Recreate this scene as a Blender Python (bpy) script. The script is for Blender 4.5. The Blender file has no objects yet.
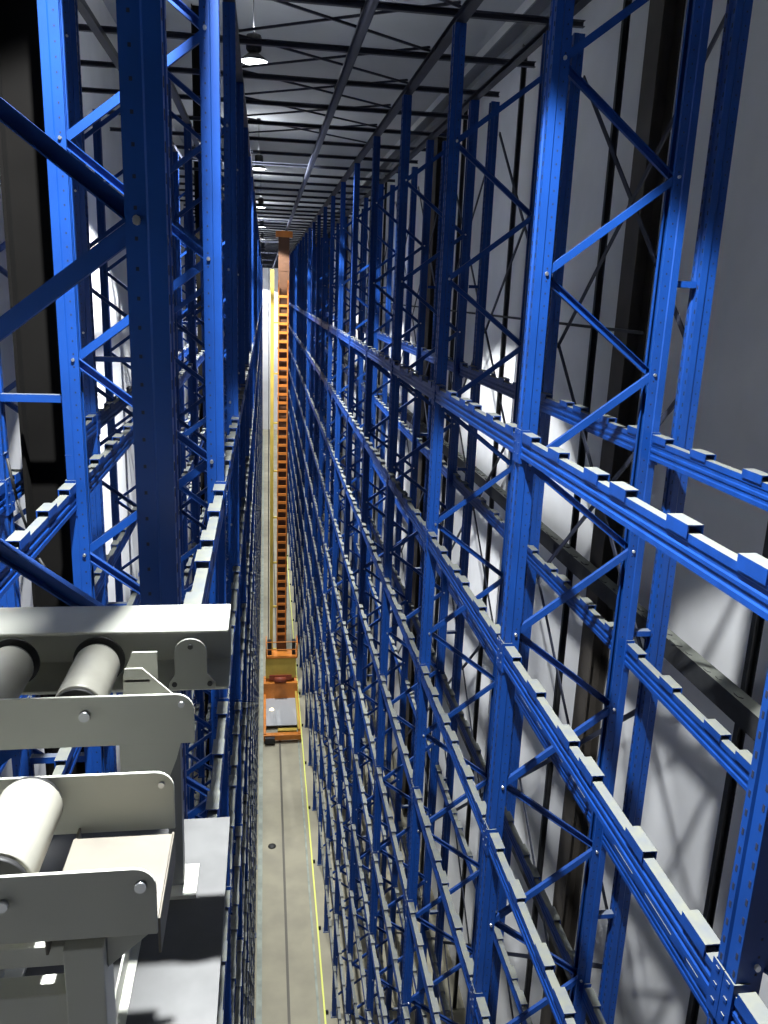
import bpy, bmesh, math, random
from mathutils import Vector, Matrix
random.seed(7)
sc = bpy.context.scene
C = bpy.context.scene.collection
H = 17.3                                  # floor lies 17.3 m under the camera

# ------------------------------------------------------------------ materials
def mat(name, col, rough=.5, metal=0., var=.0, vscale=6., dust=0., dustcol=(.20, .21, .18), emis=None, estr=0., col2=None, bump=0.):
    m = bpy.data.materials.new(name); m.use_nodes = True
    nt = m.node_tree; N = nt.nodes; L = nt.links
    b = N['Principled BSDF']
    b.inputs['Base Color'].default_value = (*col, 1)
    b.inputs['Roughness'].default_value = rough
    b.inputs['Metallic'].default_value = metal
    if name == 'column_dark': b.inputs['Specular IOR Level'].default_value = .1
    if name.startswith('blue'): b.inputs['Specular IOR Level'].default_value = .3
    if emis:
        b.inputs['Emission Color'].default_value = (*emis, 1); b.inputs['Emission Strength'].default_value = estr
    out = None
    if var or dust or col2:
        geo = N.new('ShaderNodeNewGeometry')
        nz = N.new('ShaderNodeTexNoise'); nz.inputs['Scale'].default_value = vscale; nz.inputs['Detail'].default_value = 5
        L.new(geo.outputs['Position'], nz.inputs['Vector'])
        mx = N.new('ShaderNodeMix'); mx.data_type = 'RGBA'
        c2 = col2 if col2 else tuple(max(0, c * (1 - var)) for c in col)
        mx.inputs[6].default_value = (*col, 1); mx.inputs[7].default_value = (*c2, 1)
        rp = N.new('ShaderNodeValToRGB'); rp.color_ramp.elements[0].position = .38; rp.color_ramp.elements[1].position = .66
        L.new(nz.outputs['Fac'], rp.inputs[0]); L.new(rp.outputs[0], mx.inputs[0])
        out = mx.outputs[2]
        if dust:                              # dust that has settled on the upward faces
            sp = N.new('ShaderNodeSeparateXYZ'); L.new(geo.outputs['Normal'], sp.inputs[0])
            mr = N.new('ShaderNodeMapRange'); mr.inputs[1].default_value = .78; mr.inputs[2].default_value = .95
            L.new(sp.outputs[2], mr.inputs[0])
            n2 = N.new('ShaderNodeTexNoise'); n2.inputs['Scale'].default_value = 14; L.new(geo.outputs['Position'], n2.inputs['Vector'])
            m1 = N.new('ShaderNodeMath'); m1.operation = 'MULTIPLY_ADD'; m1.inputs[1].default_value = .5; m1.inputs[2].default_value = .55
            L.new(n2.outputs['Fac'], m1.inputs[0])
            m2 = N.new('ShaderNodeMath'); m2.operation = 'MULTIPLY'; L.new(mr.outputs[0], m2.inputs[0]); L.new(m1.outputs[0], m2.inputs[1])
            m3 = N.new('ShaderNodeMath'); m3.operation = 'MULTIPLY'; m3.inputs[1].default_value = dust; L.new(m2.outputs[0], m3.inputs[0])
            m3.use_clamp = True
            mx2 = N.new('ShaderNodeMix'); mx2.data_type = 'RGBA'; L.new(m3.outputs[0], mx2.inputs[0]); L.new(out, mx2.inputs[6])
            mx2.inputs[7].default_value = (*dustcol, 1); out = mx2.outputs[2]
        L.new(out, b.inputs['Base Color'])
        if bump:
            bp = N.new('ShaderNodeBump'); bp.inputs['Strength'].default_value = bump; bp.inputs['Distance'].default_value = .01
            L.new(nz.outputs['Fac'], bp.inputs['Height']); L.new(bp.outputs[0], b.inputs['Normal'])
    return m

BLUE = mat('blue_paint', (.005, .044, .22), .42, 0, .18, 3., dust=.8)
BLUE_B = mat('blue_beam_paint', (.005, .042, .22), .42, 0, .25, 9., dust=1.15, dustcol=(.175, .18, .15))
SLOT = mat('slot_dark', (.004, .008, .03), .8)
STEELBOLT = mat('zinc_bolt', (.55, .56, .58), .3, .9)
TIE = mat('tie_steel', (.030, .034, .055), .5, .2, .3, 3., dust=.6)
COLM = mat('column_brown', (.065, .055, .045), .7, 0, .3, 2.)
COLD = mat('column_dark', (.006, .0055, .005), 1., 0, .3, 2.)
GIRT = mat('girt_dark', (.03, .032, .035), .7, 0, .3, 7., dust=1.3)
WALL = mat('wall_paint', (.78, .78, .78), .8, 0, .10, .9)
CEIL = mat('ceiling_paint', (.50, .52, .54), .9, 0, .08, .7)
FLOOR = mat('floor_concrete', (.31, .285, .205), .75, 0, 0, 1.1, col2=(.25, .23, .17))
GREY = mat('conveyor_grey', (.47, .472, .41), .45, 0, .07, 5.)
GREYD = mat('cover_grey', (.22, .223, .20), .5)
GALV = mat('roller_zinc', (.33, .32, .27), .38, .15, .10, 18.)
DECK = mat('deck_plate', (.115, .10, .074), .5, 0, .2, 12.)
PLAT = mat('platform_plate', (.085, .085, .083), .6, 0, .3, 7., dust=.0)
RUBBER = mat('black_rubber', (.01, .01, .01), .6)
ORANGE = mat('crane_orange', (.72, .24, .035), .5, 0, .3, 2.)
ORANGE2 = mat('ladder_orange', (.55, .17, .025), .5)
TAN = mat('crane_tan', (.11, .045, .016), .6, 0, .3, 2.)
YEL = mat('crane_yellow', (.55, .40, .07), .5, 0, .2, 2.)
YELRAIL = mat('conductor_yellow', (.72, .74, .16), .5)
DARK = mat('dark_steel', (.02, .02, .024), .5, .3)
RAILM = mat('rail_steel', (.16, .17, .22), .30, .8)
LAMPB = mat('lamp_black', (.02, .02, .02), .5)
LENS = mat('lamp_lens', (1, 1, 1), .3, emis=(.95, .98, 1.), estr=9.)
CONDUIT = mat('conduit_grey', (.30, .33, .28), .6, 0, .3, 3.)

# ------------------------------------------------------------------ mesh helpers
def box(bm, x0, x1, y0, y1, z0, z1, mi=0):
    v = [bm.verts.new(p) for p in ((x0,y0,z0),(x1,y0,z0),(x1,y1,z0),(x0,y1,z0),(x0,y0,z1),(x1,y0,z1),(x1,y1,z1),(x0,y1,z1))]
    for q in ((0,3,2,1),(4,5,6,7),(0,1,5,4),(1,2,6,5),(2,3,7,6),(3,0,4,7)):
        bm.faces.new([v[i] for i in q]).material_index = mi

def frame_of(a, b, up=None):
    a = Vector(a); b = Vector(b); d = (b - a).normalized()
    u = Vector(up) if up else (Vector((0,0,1)) if abs(d.z) < .9 else Vector((1,0,0)))
    s = d.cross(u).normalized(); u = s.cross(d).normalized()
    return a, b, d, s, u

def sweep(bm, a, b, prof, up=None, mi=0):
    """extrude closed 2D profile (s,u) from a to b"""
    a, b, d, s, u = frame_of(a, b, up)
    v0 = [bm.verts.new(a + s*p[0] + u*p[1]) for p in prof]
    v1 = [bm.verts.new(b + s*p[0] + u*p[1]) for p in prof]
    n = len(prof)
    for i in range(n):
        j = (i+1) % n
        bm.faces.new((v0[i], v0[j], v1[j], v1[i])).material_index = mi
    bm.faces.new(v0[::-1]).material_index = mi; bm.faces.new(v1).material_index = mi

def bar(bm, a, b, w, h, up=None, mi=0):
    sweep(bm, a, b, [(-w/2,-h/2),(w/2,-h/2),(w/2,h/2),(-w/2,h/2)], up, mi)

def cprof(w, h, t, side=1):
    """channel: web on side, flanges top and bottom; w across s, h across u"""
    p = [(w/2,-h/2),(w/2,h/2),(-w/2,h/2),(-w/2,h/2-t),(w/2-t,h/2-t),(w/2-t,-h/2+t),(-w/2,-h/2+t),(-w/2,-h/2)]
    return [(x*side, y) for x, y in p]

def tube(bm, a, b, r, n=12, mi=0, smooth=True):
    a, b, d, s, u = frame_of(a, b)
    v0 = []; v1 = []
    for i in range(n):
        t = 2*math.pi*i/n; o = s*math.cos(t)*r + u*math.sin(t)*r
        v0.append(bm.verts.new(a+o)); v1.append(bm.verts.new(b+o))
    for i in range(n):
        j = (i+1) % n
        f = bm.faces.new((v0[i], v0[j], v1[j], v1[i])); f.material_index = mi; f.smooth = smooth
    bm.faces.new(v0[::-1]).material_index = mi; bm.faces.new(v1).material_index = mi

def lathe(bm, prof, c=(0,0,0), n=24, mi=0, cap=False):
    rings = []
    for r, z in prof:
        rings.append([bm.verts.new((c[0]+r*math.cos(2*math.pi*i/n), c[1]+r*math.sin(2*math.pi*i/n), c[2]+z)) for i in range(n)])
    for k in range(len(rings)-1):
        for i in range(n):
            j = (i+1) % n
            f = bm.faces.new((rings[k][i], rings[k][j], rings[k+1][j], rings[k+1][i])); f.smooth = True; f.material_index = mi
    if cap:
        bm.faces.new(rings[0][::-1]).material_index = mi; bm.faces.new(rings[-1]).material_index = mi

def mesh(name, bm, mats):
    bmesh.ops.recalc_face_normals(bm, faces=bm.faces)
    me = bpy.data.meshes.new(name); bm.to_mesh(me); bm.free()
    for m in (mats if isinstance(mats, (list, tuple)) else [mats]): me.materials.append(m)
    return me

def link(name, me, parent=None, loc=(0,0,0), bevel=0):
    o = bpy.data.objects.new(name, me); C.objects.link(o); o.location = loc
    if parent: o.parent = parent
    if bevel:
        b = o.modifiers.new('bevel', 'BEVEL'); b.width = bevel; b.segments = 2; b.limit_method = 'ANGLE'
    return o

def obj(name, bm, mats, parent=None, loc=(0,0,0), bevel=0):
    return link(name, mesh(name, bm, mats), parent, loc, bevel)

def tag(o, label, cat, group=None, kind=None):
    o['label'] = label; o['category'] = cat
    if group: o['group'] = group
    o['kind'] = kind or 'thing'
    return o

def thing(name, label, cat, loc=(0,0,0), group=None):
    o = bpy.data.objects.new(name, None); C.objects.link(o); o.location = loc
    o.empty_display_size = .1
    return tag(o, label, cat, group)

def struct(name, bm, m):
    o = obj(name, bm, m); o['kind'] = 'structure'; return o

ORD = ['first','second','third','fourth','fifth','sixth','seventh','eighth','ninth','tenth','eleventh','twelfth','thirteenth','fourteenth','fifteenth']

# ------------------------------------------------------------------ layout
BAY = 2.8
def Y(i): return 2.286 + BAY*i
def YR(i): return Y(i) - (.12 if i <= 0 else 0)
NB = 36
TOP = H + 2.32
XR = 1.65                                  # aisle face of the right rack
XL = -.25                                  # aisle face of the left rack
D = .94                                    # frame depth
UW, UD = .105, .12                         # upright width (X) and depth (Y)
YEND = 105.0
WR, WL, WB = 5.0, -3.3, -12.0
CZ = 5.6

# ------------------------------------------------------------------ setting
bm = bmesh.new(); box(bm, WL-.3, WR+.3, WB-.3, YEND+.3, -.3, 0); struct('floor', bm, FLOOR)
bm = bmesh.new(); box(bm, WL-.3, WR+.3, WB-.3, YEND+.3, H+CZ, H+CZ+.2); struct('ceiling', bm, CEIL)
bm = bmesh.new(); box(bm, WR, WR+.2, WB-.2, YEND+.2, 0, H+CZ); struct('wall_right', bm, WALL)
bm = bmesh.new(); box(bm, WL-.2, WL, WB-.2, YEND+.2, 0, H+CZ); struct('wall_left', bm, WALL)
bm = bmesh.new(); box(bm, WL, WR, YEND, YEND+.2, 0, H+CZ); struct('wall_far', bm, WALL)
bm = bmesh.new(); box(bm, WL, WR, WB-.2, WB, 0, H+CZ); struct('wall_near', bm, mat('wall_near_dark', (.14,.14,.15), .8))

# eave girder where wall meets ceiling
bm = bmesh.new(); sweep(bm, (4.72, WB, H+4.72), (4.72, YEND, H+4.72), cprof(.3, .42, .03, 1), (0,0,1))
o = obj('trim_1', bm, mat('eave_grey', (.22,.23,.25), .7)); o['kind'] = 'structure'

# ------------------------------------------------------------------ rack frames
def upright_mesh(name, facing, mx=True):
    """facing +1: web looks towards -X. Local origin at floor, web outer face at x=0, near flange at y=0"""
    bm = bmesh.new(); f = facing
    t = .006; w = UW; d = UD
    # outer sigma-like outline, open at the back
    prof = [(0,0),(0,.035),(.010,.042),(.010,d-.042),(0,d-.035),(0,d),(w*.42,d),(w*.48,d-.008),(w,d-.008),(w,d-.032),
            (w-t,d-.032),(w-t,d-.008-t),(w*.48+t*.3,d-.008-t),(w*.42-t*.3,d-t),(t,d-t),(t,d-.035-t*.4),(.010+t,d-.042-t*.4),
            (.010+t,.042+t*.4),(t,.035+t*.4),(t,t),(w*.42-t*.3,t),(w*.48+t*.3,.008+t),(w-t,.008+t),(w-t,.032),(w,.032),(w,.008),(w*.48,.008),(w*.42,0)]
    v0 = [bm.verts.new((x*f, y, .02)) for x, y in prof]; v1 = [bm.verts.new((x*f, y, TOP)) for x, y in prof]
    n = len(prof)
    for i in range(n):
        j = (i+1) % n; bm.faces.new((v0[i], v0[j], v1[j], v1[i]))
    bm.faces.new(v0[::-1]); bm.faces.new(v1)
    # slots on the web (two rows) and dots on the flanges
    z = .3
    e = .0012
    while z < TOP - .1:
        for y in (.018, d-.018):
            box(bm, -e*f if f > 0 else 0, 0 if f > 0 else e, y-.006, y+.006, z, z+.026, 1)
        for yy in ((.008-e, .008), (d-.008, d-.008+e)):
            xa, xb = sorted((w*.74*f-.004, w*.74*f+.004)); box(bm, xa, xb, yy[0], yy[1], z+.008, z+.018, 1)
        z += .075
    # splice sleeve joint and base plate
    for zs in (H-1.02, H-7.1, H-13.2):
        box(bm, *sorted((-.0025*f, .03*f)), -.0015, d+.0015, zs, zs+.006, 0)
    box(bm, *sorted((-.03*f, (w+.03)*f)), -.03, d+.03, 0, .02, 0)
    return mesh(name, bm, [BLUE, SLOT])
UP_A = upright_mesh('upright_a', 1)        # web towards -X
UP_B = upright_mesh('upright_b', -1)       # web towards +X

NODE = 1.205
Z_HI = H + .76                             # a node on the rear (right row) / outer upright
def brace_meshes(left):
    """zigzag between uprights; x measured from the frame's low-x edge"""
    # nodes: outer post (away from aisle) at Z_HI - k*NODE, aisle post at Z_HI-.6-k*NODE
    xa, xo = (.075, D-.075) if not left else (D-.075, .075)
    res = []
    for kind in (0, 1):
        bm = bmesh.new()
        if kind == 0: a = (xa, UD*.5, -.60); b = (xo, UD*.5, 0)
        else:         a = (xa, UD*.5, .60);  b = (xo, UD*.5, 0)
        yo = .028
        if kind == 0: sweep(bm, (a[0],a[1]-yo+.002,a[2]), (b[0],b[1]-yo+.002,b[2]), cprof(.03,.046,.004, (1 if xo > xa else -1)*(-1 if left else 1)), None)
        else:         sweep(bm, (a[0],a[1]+yo-.002,a[2]), (b[0],b[1]+yo-.002,b[2]), cprof(.03,.046,.004, (1 if xo > xa else -1)*(1 if left else -1)), None)
        for p in (a, b):
            tube(bm, (p[0], -.005, p[2]), (p[0], UD*.45, p[2]), .010, 8, 1)
        res.append(mesh('brace', bm, [BLUE, STEELBOLT]))
    return res
BR = {False: brace_meshes(False), True: brace_meshes(True)}
K0, K1 = -1, 14
def braces_at(x0, left):
    out = []
    for k in range(K0, K1+1):
        zn = Z_HI - k*NODE
        if zn - .6 > .15 and zn < TOP: out.append((0, zn))
        if zn + .6 < TOP - .02 and zn > .1: out.append((1, zn))
    return out
def full_mesh(left):
    bm = bmesh.new()
    for me, dx in ((UP_A, 0), (UP_B, D)):
        n0 = len(bm.verts); bm.from_mesh(me); bm.verts.ensure_lookup_table()
        for v in bm.verts[n0:]: v.co.x += dx
    for kd, zn in braces_at(0, left):
        n0 = len(bm.verts); bm.from_mesh(BR[left][kd]); bm.verts.ensure_lookup_table()
        for v in bm.verts[n0:]: v.co.z += zn
    me = bpy.data.meshes.new('rack_frame'); bm.to_mesh(me); bm.free()
    for m in (BLUE, SLOT): me.materials.append(m)
    return me
FULL = {False: full_mesh(False), True: full_mesh(True)}

def frame(x0, i, left, row, group, detail):
    Yf = YR if x0 == XR else Y
    n = i + (0 if i < 0 else 0)
    if i < 0: lab = 'blue rack frame in the %s, beside the camera' % row
    elif i < 12: lab = 'blue zigzag rack frame, %s from camera in the %s' % (ORD[i], row)
    else: lab = 'distant blue rack frame in the %s, past the twelfth' % row
    if i < detail:
        t = thing('rack_frame', lab, 'rack frame', (x0, Yf(i), 0), group)
        link('upright', UP_A, t); link('upright', UP_B, t, (D, 0, 0))
        for kd, zn in braces_at(0, left): link('brace', BR[left][kd], t, (0, 0, zn))
    else:
        o = link('rack_frame', FULL[left], None, (x0, Yf(i), 0)); tag(o, lab, 'rack frame', group)

XL0 = XL - D
XO0 = -2.49                                 # outer left rack
for i in range(-1, NB):
    frame(XR, i, False, 'right-hand aisle rack', 'frames of the right-hand aisle rack', 9)
for i in range(0, NB):
    frame(XL0, i, True, 'left-hand aisle rack', 'frames of the left-hand aisle rack', 7)
for i in range(0, 22):
    frame(XO0, i, False, 'outer left rack against the wall', 'frames of the outer left rack', 4)

# third line of posts behind the right rack, tied back with spacers
XP = 2.74
sp_z = [H + .13 - 2.41*k for k in range(0, 8)]
def spacer_me():
    bm = bmesh.new(); sweep(bm, (-.134, .06, 0), (-.003, .06, 0), cprof(.05, .04, .004), None); return mesh('spacer', bm, BLUE)
SPC = spacer_me()
UPS = upright_mesh('upright_rear', 1)
for i in range(-1, NB):
    lab = ('blue perforated single post behind the right rack, %s from the camera' % ORD[i]) if 0 <= i < 12 else \
          ('blue single post behind the right rack, level with the camera position' if i < 0 else 'distant blue single post behind the right rack, past its twelfth')
    t = thing('rear_post', lab, 'post', (XP, YR(i), 0), 'single posts behind the right rack')
    link('upright', UPS, t)
    if i < 9:
        for z in sp_z: link('spacer', SPC, t, (0, 0, z))
# spacers on the left between the back-to-back racks
bm = bmesh.new(); sweep(bm, (XO0+D+.003, .06, 0), (XL0-.003, .06, 0), cprof(.05, .045, .004), None); SPL = mesh('row_spacer', bm, BLUE)
for i in range(0, 6):
    for k, z in enumerate([H-.68, H-3.1, H-5.5]):
        o = link('row_spacer', SPL, None, (0, Y(i), z))
        tag(o, 'short blue spacer joining the two left racks, %s frame, %s from top' % (ORD[i], ORD[k]), 'spacer', 'spacers between the left racks')

# spine bracing rods (X) in the plane of the rear posts
def rod_pair(xc, z0, z1, bm1, bm2, y0, y1, r=.013):
    bar(bm1, (xc, y0, z1), (xc, y1, z0), .012, .042)
    bar(bm2, (xc+.014, y0, z0), (xc+.014, y1, z1), .012, .042)
for i in range(1, NB-1):
    lab = ('thin steel cross bracing behind the right rack, bay %s from the camera' % ORD[i]) if 0 <= i < 12 else \
          ('thin steel cross bracing behind the right rack beside the camera' if i < 0 else 'distant thin cross bracing behind the right rack, past the twelfth bay')
    if i < 7:
        t = thing('cross_bracing', lab, 'bracing', (XP+.05, Y(i), 0), 'cross bracing behind the right rack')
        for k in range(8):
            z1 = H+1.97-2.41*k; z0 = z1-2.41
            if z0 < .1: z0 = .1
            a = bmesh.new(); b = bmesh.new(); rod_pair(0.07, z0, z1, a, b, .09, BAY+.03)
            obj('rod', a, TIE, t); obj('rod', b, TIE, t)
    else:
        a = bmesh.new()
        for k in range(8):
            z1 = H+1.97-2.41*k; z0 = max(.1, z1-2.41); rod_pair(.07, z0, z1, a, a, .09, BAY+.03)
        o = obj('cross_bracing', a, TIE, None, (XP+.05, Y(i), 0)); tag(o, lab, 'bracing', 'cross bracing behind the right rack')

# ------------------------------------------------------------------ pallet beams
BL = BAY - UD - .006
CLIPS = (.15, .66, 1.22, 1.54, 2.08, 2.56)
BH = .135
def beam_body_bm(bm, s):
    # s=+1: outer face towards -X. origin: outer face x=0, top z=0, y from 0 to BL
    prof = [(0,0),(0,-.035),(.006,-.042),(.006,-.060),(0,-.067),(0,-.082),(.006,-.089),(.006,-.104),(0,-.111),(0,-BH),(.050,-BH),(.050,-.111),(.044,-.104),(.044,-.089),(.050,-.082),(.050,-.067),(.044,-.060),(.044,-.042),(.050,-.035),(.050,0)]
    v0 = [bm.verts.new((x*s, 0, z)) for x, z in prof]; v1 = [bm.verts.new((x*s, BL, z)) for x, z in prof]
    n = len(prof)
    for i in range(n):
        j = (i+1) % n; bm.faces.new((v0[i], v0[j], v1[j], v1[i]))
    bm.faces.new(v0[::-1]); bm.faces.new(v1)
def conn_bm(bm, s, yend):
    y0, y1 = (-.06, .004) if yend == 0 else (BL-.004, BL+.06)
    box(bm, *sorted((-.0095*s, -.0035*s)), y0, y1, -.175, .045)
    yy = (0, .006) if yend == 0 else (BL-.006, BL)
    box(bm, *sorted((-.0095*s, .052*s)), yy[0], yy[1], -.175, .045)
    yc = (y0+y1)/2
    for z in (.02, -.05, -.12): box(bm, *sorted((-.013*s, -.0095*s)), yc-.010, yc+.010, z-.008, z+.008)
def clip_bm(bm, s, y):
    # low folded-steel block, open ended, that hooks over the beam's top
    a, b = y-.085, y+.085
    box(bm, *sorted((-.008*s, .060*s)), a, b, .030, .035)
    box(bm, *sorted((-.008*s, -.002*s)), a, b, -.022, .031)
    box(bm, *sorted((.055*s, .060*s)), a, b, -.012, .031)
BM = {}
for s in (1, -1):
    a = bmesh.new(); beam_body_bm(a, s); body = mesh('beam_body', a, BLUE_B)
    cs = []
    for e in (0, 1):
        a = bmesh.new(); conn_bm(a, s, e); cs.append(mesh('end_connector', a, BLUE_B))
    a = bmesh.new(); clip_bm(a, s, 0); clip = mesh('pallet_stop', a, BLUE_B)
    a = bmesh.new(); beam_body_bm(a, s); conn_bm(a, s, 0); conn_bm(a, s, 1)
    for c in CLIPS: clip_bm(a, s, c)
    BM[s] = (body, cs, clip, mesh('pallet_beam', a, BLUE_B))
LEV_R = [H - .865 - 1.49*k for k in range(11)]
LEV_L = [H - 1.215 - 1.49*k for k in range(11)]
# (x of outer face, facing, levels, row words, individual bays per level, detail bays)
planes = [
 (XR-.001, 1, LEV_R, 'right rack aisle side', 'aisle-side beams of the right rack', range(-1, 35), lambda b, k: b <= 8, 4),
 (XR+D+.001, -1, LEV_R, 'right rack wall side', 'wall-side beams of the right rack', range(-1, 35), lambda b, k: b <= 6, 3),
 (XL+.001, -1, LEV_L, 'left rack aisle side', 'aisle-side beams of the left rack', range(0, 35), lambda b, k: b <= 3 or (b <= 6 and k < 6), 2),
 (XL0-.001, 1, LEV_L, 'left rack back side', 'back-side beams of the left rack', range(0, 30), lambda b, k: k < 3 and b <= 4, 2),
 (XO0+D+.001, -1, LEV_L, 'outer left rack front side', 'front beams of the outer left rack', range(0, 20), lambda b, k: k < 3 and b <= 3, 2),
]
rest = bmesh.new(); cnt = 0
for x, s, lev, words, grp, bays, indiv, det in planes:
    body, cs, clip, whole = BM[s]
    for k, z in enumerate(lev):
        for b in bays:
            right = x > 0
            y = (YR(b) if right else Y(b)) + UD
            ys = (YR(b+1) - YR(b) - UD - .006)/BL if right else 1
            if indiv(b, k):
                cnt += 1
                lvl = 'top level' if k == 0 else '%s level down' % ORD[k]
                bw = 'bay beside the camera' if b < 0 else '%s bay from camera' % ORD[b]
                lab = 'blue pallet beam, %s, %s, %s' % (words, lvl, bw)
                if b < det:
                    t = thing('pallet_beam', lab, 'beam', (x, y+.003, z), grp); t.scale = (1, ys, 1)
                    link('beam_body', body, t)
                    for e in (0, 1): link('end_connector', cs[e], t)
                    for c in CLIPS: link('pallet_stop', clip, t, (0, c, 0))
                else:
                    o = link('pallet_beam', whole, None, (x, y+.003, z)); o.scale = (1, ys, 1); tag(o, lab, 'beam', grp)
            else:
                n0 = len(rest.verts)
                if b > 14:
                    box(rest, *sorted((x, x+.05*s)), y+.003, y+BL, z-BH, z)
                    for c in CLIPS: box(rest, *sorted((x-.01*s, x+.060*s)), y+c-.085, y+c+.085, z, z+.035)
                else:
                    rest.from_mesh(whole); rest.verts.ensure_lookup_table()
                    for v in rest.verts[n0:]: v.co += Vector((x, y+.003, z))
me = bpy.data.meshes.new('pallet_beam'); rest.to_mesh(me); rest.free(); me.materials.append(BLUE_B)
o = link('pallet_beam', me); tag(o, 'all the further blue pallet beams receding down both sides of the aisle', 'beam', None, 'stuff')
print('individual beams', cnt)

# ------------------------------------------------------------------ top rails, ties, roof bracing
def top_rail(x, w, words, y0=WB+.6, y1=Y(NB-1)+.2, z=TOP):
    bm = bmesh.new(); sweep(bm, (x, y0, z+.031), (x, y1, z+.031), cprof(w, .06, .006, 1), (0,0,1))
    tag(obj('top_rail', bm, TIE), words, 'rail')
top_rail(XR+.05, .10, 'long grey steel rail along the top of the right rack, aisle side', Y(-1))
top_rail(XR+D-.05, .08, 'long steel rail along the top of the right rack, wall side', Y(-1))
top_rail(XL-.05, .10, 'long steel rail along the top of the left rack, aisle side', Y(0))
top_rail(XL0+.05, .08, 'long steel rail along the top of the left rack, back side', Y(0))
top_rail(XO0+D-.05, .08, 'long steel rail along the top of the outer left rack', Y(0), Y(21)+.2)
bm = bmesh.new(); sweep(bm, (XO0, 0, 0), (XP+UW, 0, 0), cprof(.05, .055, .006, -1), (0,0,1)); TIEM = mesh('tie_beam', bm, TIE)
n = 0; y = Y(1)+.06
ZT = TOP + .061 + .029
while y < Y(NB-1)+.2:
    if n < 15: lab = 'dark horizontal tie beam crossing above the aisle, %s from the camera' % ORD[n]
    else: lab = 'distant tie beam crossing above the aisle, past the fifteenth'
    tag(link('tie_beam', TIEM, None, (0, y, ZT)), lab, 'beam', 'tie beams above the aisle')
    n += 1; y += BAY/2
for k in range(7):
    y0 = Y(1)+.06+BAY/2*k; y1 = y0+BAY/2
    t = thing('roof_bracing', 'thin crossed rods between the %s and %s tie beams above the aisle' % (ORD[k], ORD[k+1]), 'bracing', (0, y0, ZT+.05), 'crossed rods between the tie beams')
    for (xa, xb, dz) in ((XL-.02, XR+.05, 0), (XR+.05, XL-.02, .035)):
        a = bmesh.new(); bar(a, (xa, .0, dz), (xb, BAY/2, dz), .022, .022); obj('rod', a, TIE, t)
# crane guide rail under the ties
t = thing('crane_guide_rail', 'long round steel crane guide rail hung under the tie beams', 'rail', (.85, 0, ZT-.035))
bm = bmesh.new(); tube(bm, (0, Y(1), -.135), (0, Y(NB-1), -.135), .045, 14); box(bm, -.04, .04, Y(1), Y(NB-1), -.09, -.075); obj('guide_rail', bm, RAILM, t)
y = Y(1)+.06; hb = bmesh.new(); box(hb, -.03, .03, -.03, .03, -.078, -.0); HM = mesh('hanger', hb, DARK)
for k in range(16): link('hanger', HM, t, (0, y+BAY*k, 0))

# ------------------------------------------------------------------ building columns, wall posts, girt
def hcol(name, x, y, w, d, z0, z1, m):
    bm = bmesh.new()
    for xx in (x-w/2, x+w/2-.02): box(bm, xx, xx+.02, y-d/2, y+d/2, z0, z1)
    box(bm, x-w/2+.018, x+w/2-.018, y-.01, y+.01, z0, z1)
    box(bm, x-w/2, x+w/2, y-d/2-.05, y+d/2+.05, 0, .03)
    return obj(name, bm, m)
for k in range(7):
    y = 10.7+14*k
    hc = hcol('building_column', 4.86, y, .27, .42 if k == 0 else 1.2, 0, H+4.5, COLM)
    tag(hc, 'brown steel building column on the right-hand wall, %s from the camera' % ORD[k], 'column', 'columns along the right wall')
for k in range(6):
    y = 5.42+14*k
    hc = hcol('building_column', -1.37, y, .27, .22, 0, H+CZ-.01, COLD)
    tag(hc, 'dark steel building column between the two left racks, %s from the camera' % ORD[k], 'column', 'columns between the left racks')
XG = 4.62
for k, y in enumerate([6.8, 11.6, 16.2, 20.8, 29.5, 34.2]):
    bm = bmesh.new(); sweep(bm, (XG+.1, y, 0), (XG+.1, y, H+4.5), cprof(.07, .09, .005), (1,0,0))
    tag(obj('wall_post', bm, GIRT), 'thin dark wall post in front of the right wall, %s from the camera' % ORD[k], 'post', 'thin posts along the right wall')
for k, (zz, w) in enumerate([(-3.65, 'upper'), (-9.6, 'lower')]):
    bm = bmesh.new(); sweep(bm, (XG-.028, WB+.02, H+zz-.12), (XG-.028, YEND-.02, H+zz-.12), cprof(.16, .24, .01, -1), (0,0,1))
    y = -1.
    while y < 40:                                      # grime clumps lying on the girt
        r = .03+.04*random.random(); q = Matrix.Translation((XG-.04+random.uniform(-.03,.03), y, H+zz)) @ Matrix.Diagonal((1, 2.2, .5, 1))
        bmesh.ops.create_icosphere(bm, subdivisions=1, radius=r, matrix=q); y += random.uniform(.12, .5)
    tag(obj('wall_girt', bm, GIRT), 'dark dusty horizontal girt along the right wall, %s of the two' % w, 'girt')
bm = bmesh.new(); bar(bm, (XG+.033, 9.9, H-.35), (XG+.033, YEND-.1, H-.35), .04, .04)
tag(obj('wall_pipe', bm, GIRT), 'thin horizontal pipe running along the right wall above the girts', 'pipe')

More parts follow.
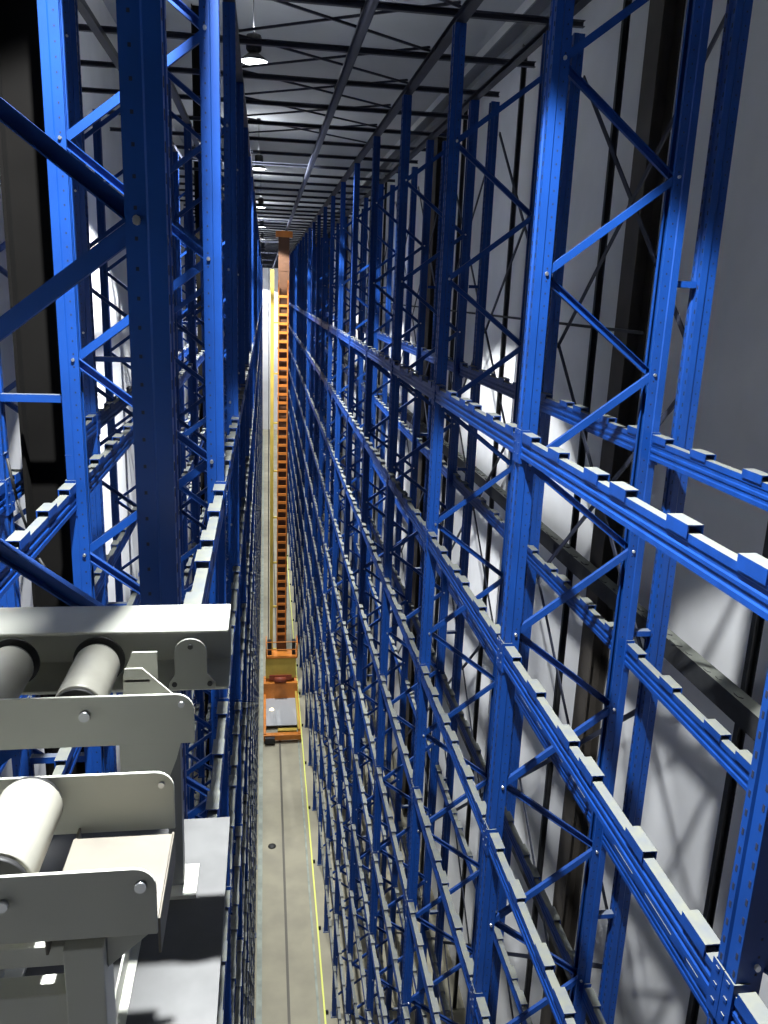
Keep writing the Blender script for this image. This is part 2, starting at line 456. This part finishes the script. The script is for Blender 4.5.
# ------------------------------------------------------------------ high-bay lamps
hood = bmesh.new(); lathe(hood, [(.055,.16),(.11,.13),(.20,.07),(.265,.0),(.26,.0),(.195,.062),(.105,.12),(.05,.15)], n=28)
HOOD = mesh('hood', hood, LAMPB)
b = bmesh.new(); lathe(b, [(.001,.46),(.08,.46),(.13,.44),(.13,.18),(.09,.155),(.001,.155)], n=20)
for q in range(10):
    a = 2*math.pi*q/10; bar(b, (math.cos(a)*.135, math.sin(a)*.135, .2), (math.cos(a)*.135, math.sin(a)*.135, .42), .03, .01)
BAL = mesh('ballast', b, LAMPB)
b = bmesh.new(); lathe(b, [(.001,-.035),(.12,-.028),(.20,-.012),(.243,.006),(.243,.012),(.001,.012)], n=28); LEN = mesh('lens', b, LENS)
b = bmesh.new(); tube(b, (0,0,.46), (0,0,1.58), .008, 8); box(b, -.06, .06, -.06, .06, 1.57, 1.6); ROD = mesh('suspension_rod', b, DARK)
WIDE, NARROW, UPL = 7600, 7000, 88
for k in range(8):
    y = 2.8+14*k
    t = thing('high_bay_lamp', 'round black high bay lamp hanging from the ceiling, %s from the camera' % ORD[k], 'lamp', (-.2, y, H+4.0), 'high bay lamps above the aisle')
    link('hood', HOOD, t); link('ballast', BAL, t); link('lens', LEN, t); link('suspension_rod', ROD, t)
    def spot(name, e, ang, blend, z, up=False, size=.09):
        l = bpy.data.lights.new(name, 'SPOT'); l.energy = e; l.spot_size = math.radians(ang); l.spot_blend = blend
        l.shadow_soft_size = size; l.color = (.95, .98, 1.)
        lo = bpy.data.objects.new(name, l); C.objects.link(lo); lo.parent = t; lo.location = (0, 0, z)
        if up: lo.rotation_euler = (math.pi, 0, 0)
    spot('wide_beam', WIDE, 95, .10, -.06)
    spot('narrow_beam', NARROW*(.08 if k == 0 else 1), 66, .5, -.06)
    spot('up_light', UPL, 168, .3, .50, True, .1)

# ------------------------------------------------------------------ floor things
bm = bmesh.new(); box(bm, .565, .635, 1, YEND-.2, 0, .012); box(bm, .585, .615, 1, YEND-.2, .012, .042)
tag(obj('floor_rail', bm, mat('rail_dark', (.12,.11,.09), .6, .3)), 'dark crane rail let into the aisle floor', 'rail')
t = thing('conductor_rail', 'yellow conductor rail low along the foot of the right rack', 'rail', (1.47, 0, 0))
bm = bmesh.new(); box(bm, -.022, .022, 1, 100, .10, .15); obj('rail_body', bm, YELRAIL, t)
bm = bmesh.new(); box(bm, -.012, .10, -.02, .02, 0, .1); box(bm, .0, .10, -.03, .03, .0, .01); BK = mesh('bracket', bm, DARK)
for k in range(34): link('bracket', BK, t, (0, 2.4+BAY*k, 0))
bm = bmesh.new(); box(bm, 1.30, 1.36, 1, 100, 0, .02); tag(obj('cable_strip', bm, CONDUIT), 'flat grey cable strip on the floor beside the yellow rail', 'strip')
t = thing('cable_tray', 'grey green cable tray along the foot of the left rack', 'tray', (-.13, 0, 0))
bm = bmesh.new(); sweep(bm, (0, 1, .10), (0, 100, .10), [(-.07,-.05),(.07,-.05),(.07,.05),(.062,.05),(.062,-.042),(-.062,-.042),(-.062,.05),(-.07,.05)], (0,0,1)); obj('tray_body', bm, CONDUIT, t)
bm = bmesh.new(); box(bm, -.05, .05, -.03, .03, 0, .055); TF = mesh('foot', bm, DARK)
for k in range(34): link('foot', TF, t, (0, 2.8+BAY*k, 0))
bm = bmesh.new(); lathe(bm, [(.001,0),(.13,0),(.12,.03),(.06,.05),(.001,.055)], (.24, 22.9, 0), 16); tag(obj('rag', bm, RUBBER), 'small black scrap lying on the aisle floor', 'rag')

# ------------------------------------------------------------------ stacker crane
CY = 33.4
cr = thing('stacker_crane', 'tall orange and yellow stacker crane standing in the aisle', 'crane', (.72, CY, 0))
def cpart(name, m, fn, parent=cr, bevel=0):
    b = bmesh.new(); fn(b); return obj(name, b, m, parent, (0,0,0), bevel)
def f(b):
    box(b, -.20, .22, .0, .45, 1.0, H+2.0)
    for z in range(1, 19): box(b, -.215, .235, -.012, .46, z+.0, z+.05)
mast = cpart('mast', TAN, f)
def f(b):
    box(b, -.30, .34, -.05, .50, H+1.95, H+2.17); box(b, -.1, .26, -.08, .3, H+2.1, H+2.18)
    tube(b, (-.15, -.07, H+2.06), (-.15, .1, H+2.06), .08, 16); tube(b, (.22, -.07, H+2.06), (.22, .1, H+2.06), .08, 16)
cpart('mast_head', ORANGE, f)
def f(b):
    for x in (-.19, .17): box(b, x-.02, x+.02, -.24, -.20, 2.6, H+.35)
    for x in (-.19, .17): 
        for z in range(3, 17, 2): box(b, x-.015, x+.015, -.22, .01, z, z+.04)
ladder = cpart('ladder', ORANGE2, f)
rg = bmesh.new(); box(rg, -.17, .15, -.245, -.195, -.05, .05)
RG = mesh('rung', rg, ORANGE2)
for k in range(42): link('rung', RG, ladder, (0, 0, 2.9+.345*k))
def f(b):
    box(b, -.50, -.36, .05, .3, 1.0, H+.75)
    for z in range(2, 18, 2): box(b, -.38, -.20, .1, .2, z, z+.06)
cpart('mast_rail', YEL, f)
def f(b): tube(b, (-.56, .1, 1.), (-.56, .1, H+.8), .018, 8)
cpart('hoist_cable', DARK, f)
def f(b):      # service platform with handrails
    box(b, -.66, .68, -.75, -.02, 2.0, 2.06)
    for x in (-.65, .67):
        for y in (-.74, -.1): tube(b, (x, y, 2.05), (x, y, 2.75), .022, 8)
    for z in (2.4, 2.75):
        tube(b, (-.65, -.74, z), (.67, -.74, z), .02, 8)
        for x in (-.65, .67): tube(b, (x, -.74, z), (x, -.1, z), .02, 8)
cpart('service_platform', ORANGE, f)
cpart('control_box', DARK, lambda b: box(b, -.60, -.42, -.55, -.3, 2.07, 2.7))
cpart('control_box', DARK, lambda b: box(b, .45, .6, -.55, -.3, 2.07, 2.7))
def f(b): box(b, -.68, .62, -.72, -.04, 1.05, 1.98)
cab = cpart('drive_housing', YEL, f, cr, .02)
def f(b): box(b, -.52, .44, -.79, -.73, 1.0, 1.22); tube(b, (-.3,-.95,1.1), (.2,-.95,1.1), .12, 14)
cpart('hoist_motor', mat('motor_rust', (.25,.05,.02), .6), f)
def f(b):
    for x0, x1 in ((-.76, -.66), (.60, .70)):
        box(b, x0, x1, -4.2, .8, .14, .40)
    box(b, -.76, .70, -4.28, -4.05, .14, .36); box(b, -.76, .70, -.9, -.7, .14, .9); box(b, -.76, .70, .6, .8, .14, .42)
    box(b, -.3, .3, .0, .5, .3, 1.0)
ch = cpart('chassis', ORANGE, f, cr, .008)
def f(b):
    box(b, .58, .66, -4.1, -.8, .40, .52)
    box(b, -.2, .55, -4.0, -3.8, .12, .40)
cpart('bumper_beam', YEL, f)
def f(b): box(b, -.70, -.32, -4.45, -4.2, .10, .32)
cpart('wheel_box', DARK, f)
def f(b):
    for y in (-3.9, .5): tube(b, (-.18, y, .19), (-.06, y, .19), .14, 18)
cpart('wheel', DARK, f)
def f(b):
    box(b, -.66, .60, -3.2, -.9, .16, .19)
cpart('load_deck', mat('load_deck_grey', (.40,.41,.42), .6), f)
def f(b): lathe(b, [(.001,0),(.09,0),(.08,.05),(.001,.07)], (-.42, -1.9, .19), 16)
cpart('work_light', mat('work_light_lit', (1,.9,.6), .4, emis=(1,.85,.5), estr=3.), f)

# ------------------------------------------------------------------ platform and conveyor (front left)
ZP = H - 1.5
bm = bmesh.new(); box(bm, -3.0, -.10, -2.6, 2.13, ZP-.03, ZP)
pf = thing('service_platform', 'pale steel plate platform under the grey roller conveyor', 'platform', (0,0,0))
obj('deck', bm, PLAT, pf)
bm = bmesh.new(); sweep(bm, (-.17, -2.6, ZP-.14), (-.17, 2.12, ZP-.14), cprof(.10, .2, .01, 1), (0,0,1)); sweep(bm, (-2.5, -2.6, ZP-.14), (-2.5, 2.12, ZP-.14), cprof(.10, .2, .01, 1), (0,0,1))
for y in (-2.4, -.2, 2.05): box(bm, -2.45, -.23, y-.04, y+.04, ZP-.23, ZP-.031)
obj('support_beam', bm, DARK, pf)
bm = bmesh.new()
for x in (-.34, -2.5):
    for y in (-2.2, 1.7): box(bm, x-.06, x+.06, y-.06, y+.06, 0, ZP-.24)
obj('column', bm, BLUE, pf)

ZC = H - .75
def plate_rounded(bm, x0, x1, y, t, z0, z1, r):
    """upright side plate in the XZ plane, rounded at its top right corner"""
    pts = [(x0, z0), (x1, z0), (x1, z1-r)] + [(x1-r+r*math.cos(a), z1-r+r*math.sin(a)) for a in [math.pi/2*q/6 for q in range(1, 7)]] + [(x0, z1)]
    v0 = [bm.verts.new((x, y, z)) for x, z in pts]; v1 = [bm.verts.new((x, y+t, z)) for x, z in pts]
    n = len(pts)
    for i in range(n):
        j = (i+1) % n; bm.faces.new((v0[i], v0[j], v1[j], v1[i]))
    bm.faces.new(v0[::-1]); bm.faces.new(v1)
def yt(bm, x, z, y0, y1, r, n=16, mi=0): tube(bm, (x, y0, z), (x, y1, z), r, n, mi)

# back strand: tall far beam and low near plate
X0 = -1.9
ca = thing('roller_conveyor', 'grey roller conveyor with the tall white-topped side beam, further from the camera', 'conveyor', (-.9, 1.6, ZP))
ca_o = Vector((-.9, 1.6, ZP))
def A(name, m, fn, parent=None, bevel=0, root=None, off=None):
    b = bmesh.new(); fn(b)
    off = ca_o if off is None else off
    bmesh.ops.translate(b, verts=b.verts, vec=-off)
    return obj(name, b, m, root or ca, (0,0,0), bevel)
RZ = ZC - .066
def f(b):
    # box-channel beam, face towards the camera carries the roller sockets
    sweep(b, (X0, 1.84, ZC-.075), (-.082, 1.84, ZC-.075), [(-.08,-.075),(-.08,.075),(.08,.075),(.08,.067),(-.072,.067),(-.072,-.067),(.08,-.067),(.08,-.075)][::1], (0,0,1))
A('side_beam', GREY, f, None, .003)
def ring(b, x, z, y, r0, r1, mi=0, n=32):
    vs = []
    for q in range(n):
        a = 2*math.pi*q/n
        vs.append((b.verts.new((x+r0*math.cos(a), y, z+r0*math.sin(a))), b.verts.new((x+r1*math.cos(a), y, z+r1*math.sin(a))), b.verts.new((x+r1*math.cos(a), y+.004, z+r1*math.sin(a))), b.verts.new((x+r0*math.cos(a), y+.004, z+r0*math.sin(a)))))
    for q in range(n):
        c, d = vs[q], vs[(q+1) % n]
        for k in range(4):
            b.faces.new((c[k], c[(k+1)%4], d[(k+1)%4], d[k])).material_index = mi
rx = [-.366-.182*k for k in range(8)]
for x in rx: A('socket_ring', RUBBER, lambda b: ring(b, x, RZ, 1.754, .03, .056))
def sub(name, m, root_off, fn, parent, bevel=0):
    b = bmesh.new(); fn(b); bmesh.ops.translate(b, verts=b.verts, vec=-root_off); return obj(name, b, m, parent, (0,0,0), bevel)
def roller_in(root, off, x, y0, y1, RZ=RZ):
    b = bmesh.new(); yt(b, x, RZ, y0, y1, .049, 28); bmesh.ops.translate(b, verts=b.verts, vec=-off)
    o = obj('roller', b, GALV, root, (0,0,0), .004)
    for ya, yb in ((y0-.010, y0-.0005), (y1+.0005, y1+.010)): sub('end_cap', RUBBER, off, lambda b: yt(b, x, RZ, ya, yb, .045, 24), o)
    for ya, yb in ((y0-.026, y0-.0105), (y1+.0105, y1+.018)): sub('axle', STEELBOLT, off, lambda b: yt(b, x, RZ, ya, yb, .011, 12), o)
for x in rx: roller_in(ca, ca_o, x, 1.535, 1.735)
A('side_plate', GREY, lambda b: plate_rounded(b, X0, -.138, 1.50, .006, ZC-.132, ZC-.024, .035), None, .0015)
def f(b):      # curved motor cover with its bolt holes
    pts = [(-.215, ZC-.142), (-.112, ZC-.142), (-.112, ZC-.125), (-.130, ZC-.105), (-.130, ZC-.055)] + [(-.166+.036*math.cos(a), ZC-.05+.032*math.sin(a)) for a in [math.pi*q/10 for q in range(0, 11)]] + [(-.202, ZC-.055), (-.202, ZC-.105), (-.215, ZC-.125)]
    pts = [p for i, p in enumerate(pts)]
    v0 = [b.verts.new((x, 1.751, z)) for x, z in pts]; v1 = [b.verts.new((x, 1.759, z)) for x, z in pts]
    for i in range(len(pts)):
        j = (i+1) % len(pts); b.faces.new((v0[i], v0[j], v1[j], v1[i]))
    b.faces.new(v0[::-1])
A('cover_plate', GREYD, f)
for x, z in ((-.166, -.036), (-.203, -.128), (-.124, -.128), (-.445, -.120)): A('bolt_hole', RUBBER, lambda b: yt(b, x, ZC+z, 1.747, 1.75, .006, 12))
for k in range(0, 7): A('bolt', STEELBOLT, lambda b: yt(b, -.345-.182*k, ZC-.062, 1.488, 1.4995, .010, 14))
A('bolt', STEELBOLT, lambda b: yt(b, -.162, ZC-.045, 1.494, 1.4995, .006, 12))
def poly(b, pts, y0, y1):
    v0 = [b.verts.new((x, y0, z)) for x, z in pts]; v1 = [b.verts.new((x, y1, z)) for x, z in pts]
    for i in range(len(pts)):
        j = (i+1) % len(pts); b.faces.new((v0[i], v0[j], v1[j], v1[i]))
    b.faces.new(v0[::-1]); b.faces.new(v1)
SB1 = [(-.295, ZC-.12), (-.292, ZC-.04), (-.272, ZC+.012), (-.222, ZC+.012), (-.222, ZC-.12)]
SB2 = [(-.295, ZC-.12), (-.285, ZC-.015), (-.25, ZC-.015), (-.19, ZC-.075), (-.19, ZC-.12)]
def f(b):      # flat upright sensor plates between beam and side plate
    poly(b, SB1, 1.62, 1.625)
    poly(b, SB2, 1.60, 1.605)
    box(b, SB2[1][0], SB2[1][0]+.05, 1.60, 1.625, SB2[1][1]-.03, SB2[1][1]-.025)
A('sensor_bracket', GREY, f)
A('gusset', GREY, lambda b: poly(b, [(-.285, ZC-.131), (-.165, ZC-.131), (-.175, ZC-.17), (-.215, ZC-.28), (-.285, ZC-.28)], 1.507, 1.515))
def leg_fn(x, y):
    def f(b):
        box(b, x-.03, x+.03, y-.03, y+.03, ZP+.01, ZC-.152); box(b, x-.07, x+.07, y-.07, y+.07, ZP, ZP+.01)
    return f
for x in (-.222, -1.5):
    lg = A('leg', mat('leg_grey', (.13,.135,.14), .5), lambda b: box(b, x-.017, x+.017, 1.84, 1.88, ZP+.01, ZC-.152))
    b = bmesh.new(); box(b, x-.03, x+.05, 1.80, 1.92, ZP, ZP+.01); bmesh.ops.translate(b, verts=b.verts, vec=-ca_o); obj('foot_plate', b, GREY, lg)
for x in (-.60, -1.5): A('leg', GREY, leg_fn(x, 1.56))

# front strand
cbo = Vector((-.9, 1.1, ZP))
cb = thing('roller_conveyor', 'grey roller conveyor with two low rounded side plates, nearest the camera', 'conveyor', cbo)
def B(name, m, fn, bevel=0): return A(name, m, fn, None, bevel, cb, cbo)
B('side_plate', GREY, lambda b: plate_rounded(b, X0, -.148, 1.225, .006, ZC-.130, ZC-.022, .03), .0015)
B('side_plate', GREY, lambda b: plate_rounded(b, X0, -.148, .99, .006, ZC-.130, ZC-.022, .03), .0015)
for k in range(8): roller_in(cb, cbo, rx[k], 1.02, 1.20, ZC-.054)
def f(b):
    box(b, -.302, -.146, .998, 1.185, ZC-.116, ZC-.110); box(b, -.149, -.145, .998, 1.19, ZC-.17, ZC-.110); box(b, -.302, -.298, .998, 1.222, ZC-.16, ZC-.116)
B('deck_plate', DECK, f, .001)
for x, y in ((-.262, 1.085), (-.182, 1.085)): B('bolt', DECK, lambda b: lathe(b, [(.001,.006),(.008,.006),(.010,.003),(.010,0)], (x, y, ZC-.110), 12))
for x, z in ((-.168, -.047), (-.349, -.064)): B('bolt', STEELBOLT, lambda b: yt(b, x, ZC+z, .982, .9895, .008, 14))
B('bolt', STEELBOLT, lambda b: yt(b, -.168, ZC-.044, 1.22, 1.2245, .005, 12))
def f(b):
    box(b, -.28, -.225, 1.0, 1.06, ZP+.01, ZC-.156); box(b, -.30, -.20, .98, 1.08, ZP, ZP+.01)
    pts = [(-.225, ZC-.156), (-.165, ZC-.156), (-.225, ZC-.21)]
    v0 = [b.verts.new((x, 1.02, z)) for x, z in pts]; v1 = [b.verts.new((x, 1.03, z)) for x, z in pts]
    for i in range(3):
        j = (i+1) % 3; b.faces.new((v0[i], v0[j], v1[j], v1[i]))
    b.faces.new(v0[::-1]); b.faces.new(v1)
B('leg', GREY, f, .002)
B('leg', GREY, leg_fn(-1.5, 1.03))
B('leg', GREY, leg_fn(-.62, 1.19))
def f(b):
    box(b, X0, -.28, 1.01, 1.05, ZC-.30, ZC-.24)
    box(b, X0, -.28, 1.01, 1.05, ZC-.19, ZC-.156)
B('cross_rail', GREY, f, .002)
# floor angle on the platform
bm = bmesh.new(); sweep(bm, (-.30, 1.12, ZP+.03), (-.30, 1.74, ZP+.03), [(-.012,-.03),(.012,-.03),(.012,-.025),(-.007,-.025),(-.007,.03),(-.012,.03)], (0,0,1))
tag(obj('floor_angle', bm, GREY), 'grey steel angle lying along the platform beside the conveyor legs', 'angle')

# black cables hanging behind the outer left post
bm = bmesh.new()
P = [(-1.47, 4.9, H-1.0), (-1.44, 4.92, H-1.25), (-1.40, 4.95, H-1.45), (-1.35, 4.95, H-1.62), (-1.29, 4.95, H-1.74), (-1.22, 4.95, H-1.82)]
for a, b in zip(P[:-1], P[1:]): tube(bm, a, b, .009, 8)
o = obj('cable', bm, RUBBER)
tag(o, 'black loose cable hanging between the two left racks', 'cable')

# ------------------------------------------------------------------ camera, world, view
cam = bpy.data.cameras.new('camera'); co = bpy.data.objects.new('camera', cam); C.objects.link(co)
cam.sensor_fit = 'VERTICAL'; cam.sensor_height = 36; cam.lens = 820/1024*36; cam.clip_start = .05; cam.clip_end = 300
p, yw, r = math.radians(14.9), math.radians(8.57), math.radians(2.25)
fw = Vector((math.sin(yw)*math.cos(p), math.cos(yw)*math.cos(p), -math.sin(p)))
r0 = Vector((math.cos(yw), -math.sin(yw), 0)); u0 = r0.cross(fw)
rr = r0*math.cos(r) + u0*math.sin(r); uu = u0*math.cos(r) - r0*math.sin(r)
M = Matrix((( rr.x, uu.x, -fw.x, 0), (rr.y, uu.y, -fw.y, 0), (rr.z, uu.z, -fw.z, H), (0,0,0,1)))
co.matrix_world = M
sc.camera = co
w = bpy.data.worlds.new('world'); sc.world = w; w.use_nodes = True
w.node_tree.nodes['Background'].inputs[0].default_value = (.05, .06, .08, 1); w.node_tree.nodes['Background'].inputs[1].default_value = .3
vs = sc.view_settings; vs.view_transform = 'Standard'; vs.look = 'None'; vs.gamma = 1; vs.use_curve_mapping = False; vs.exposure = .0
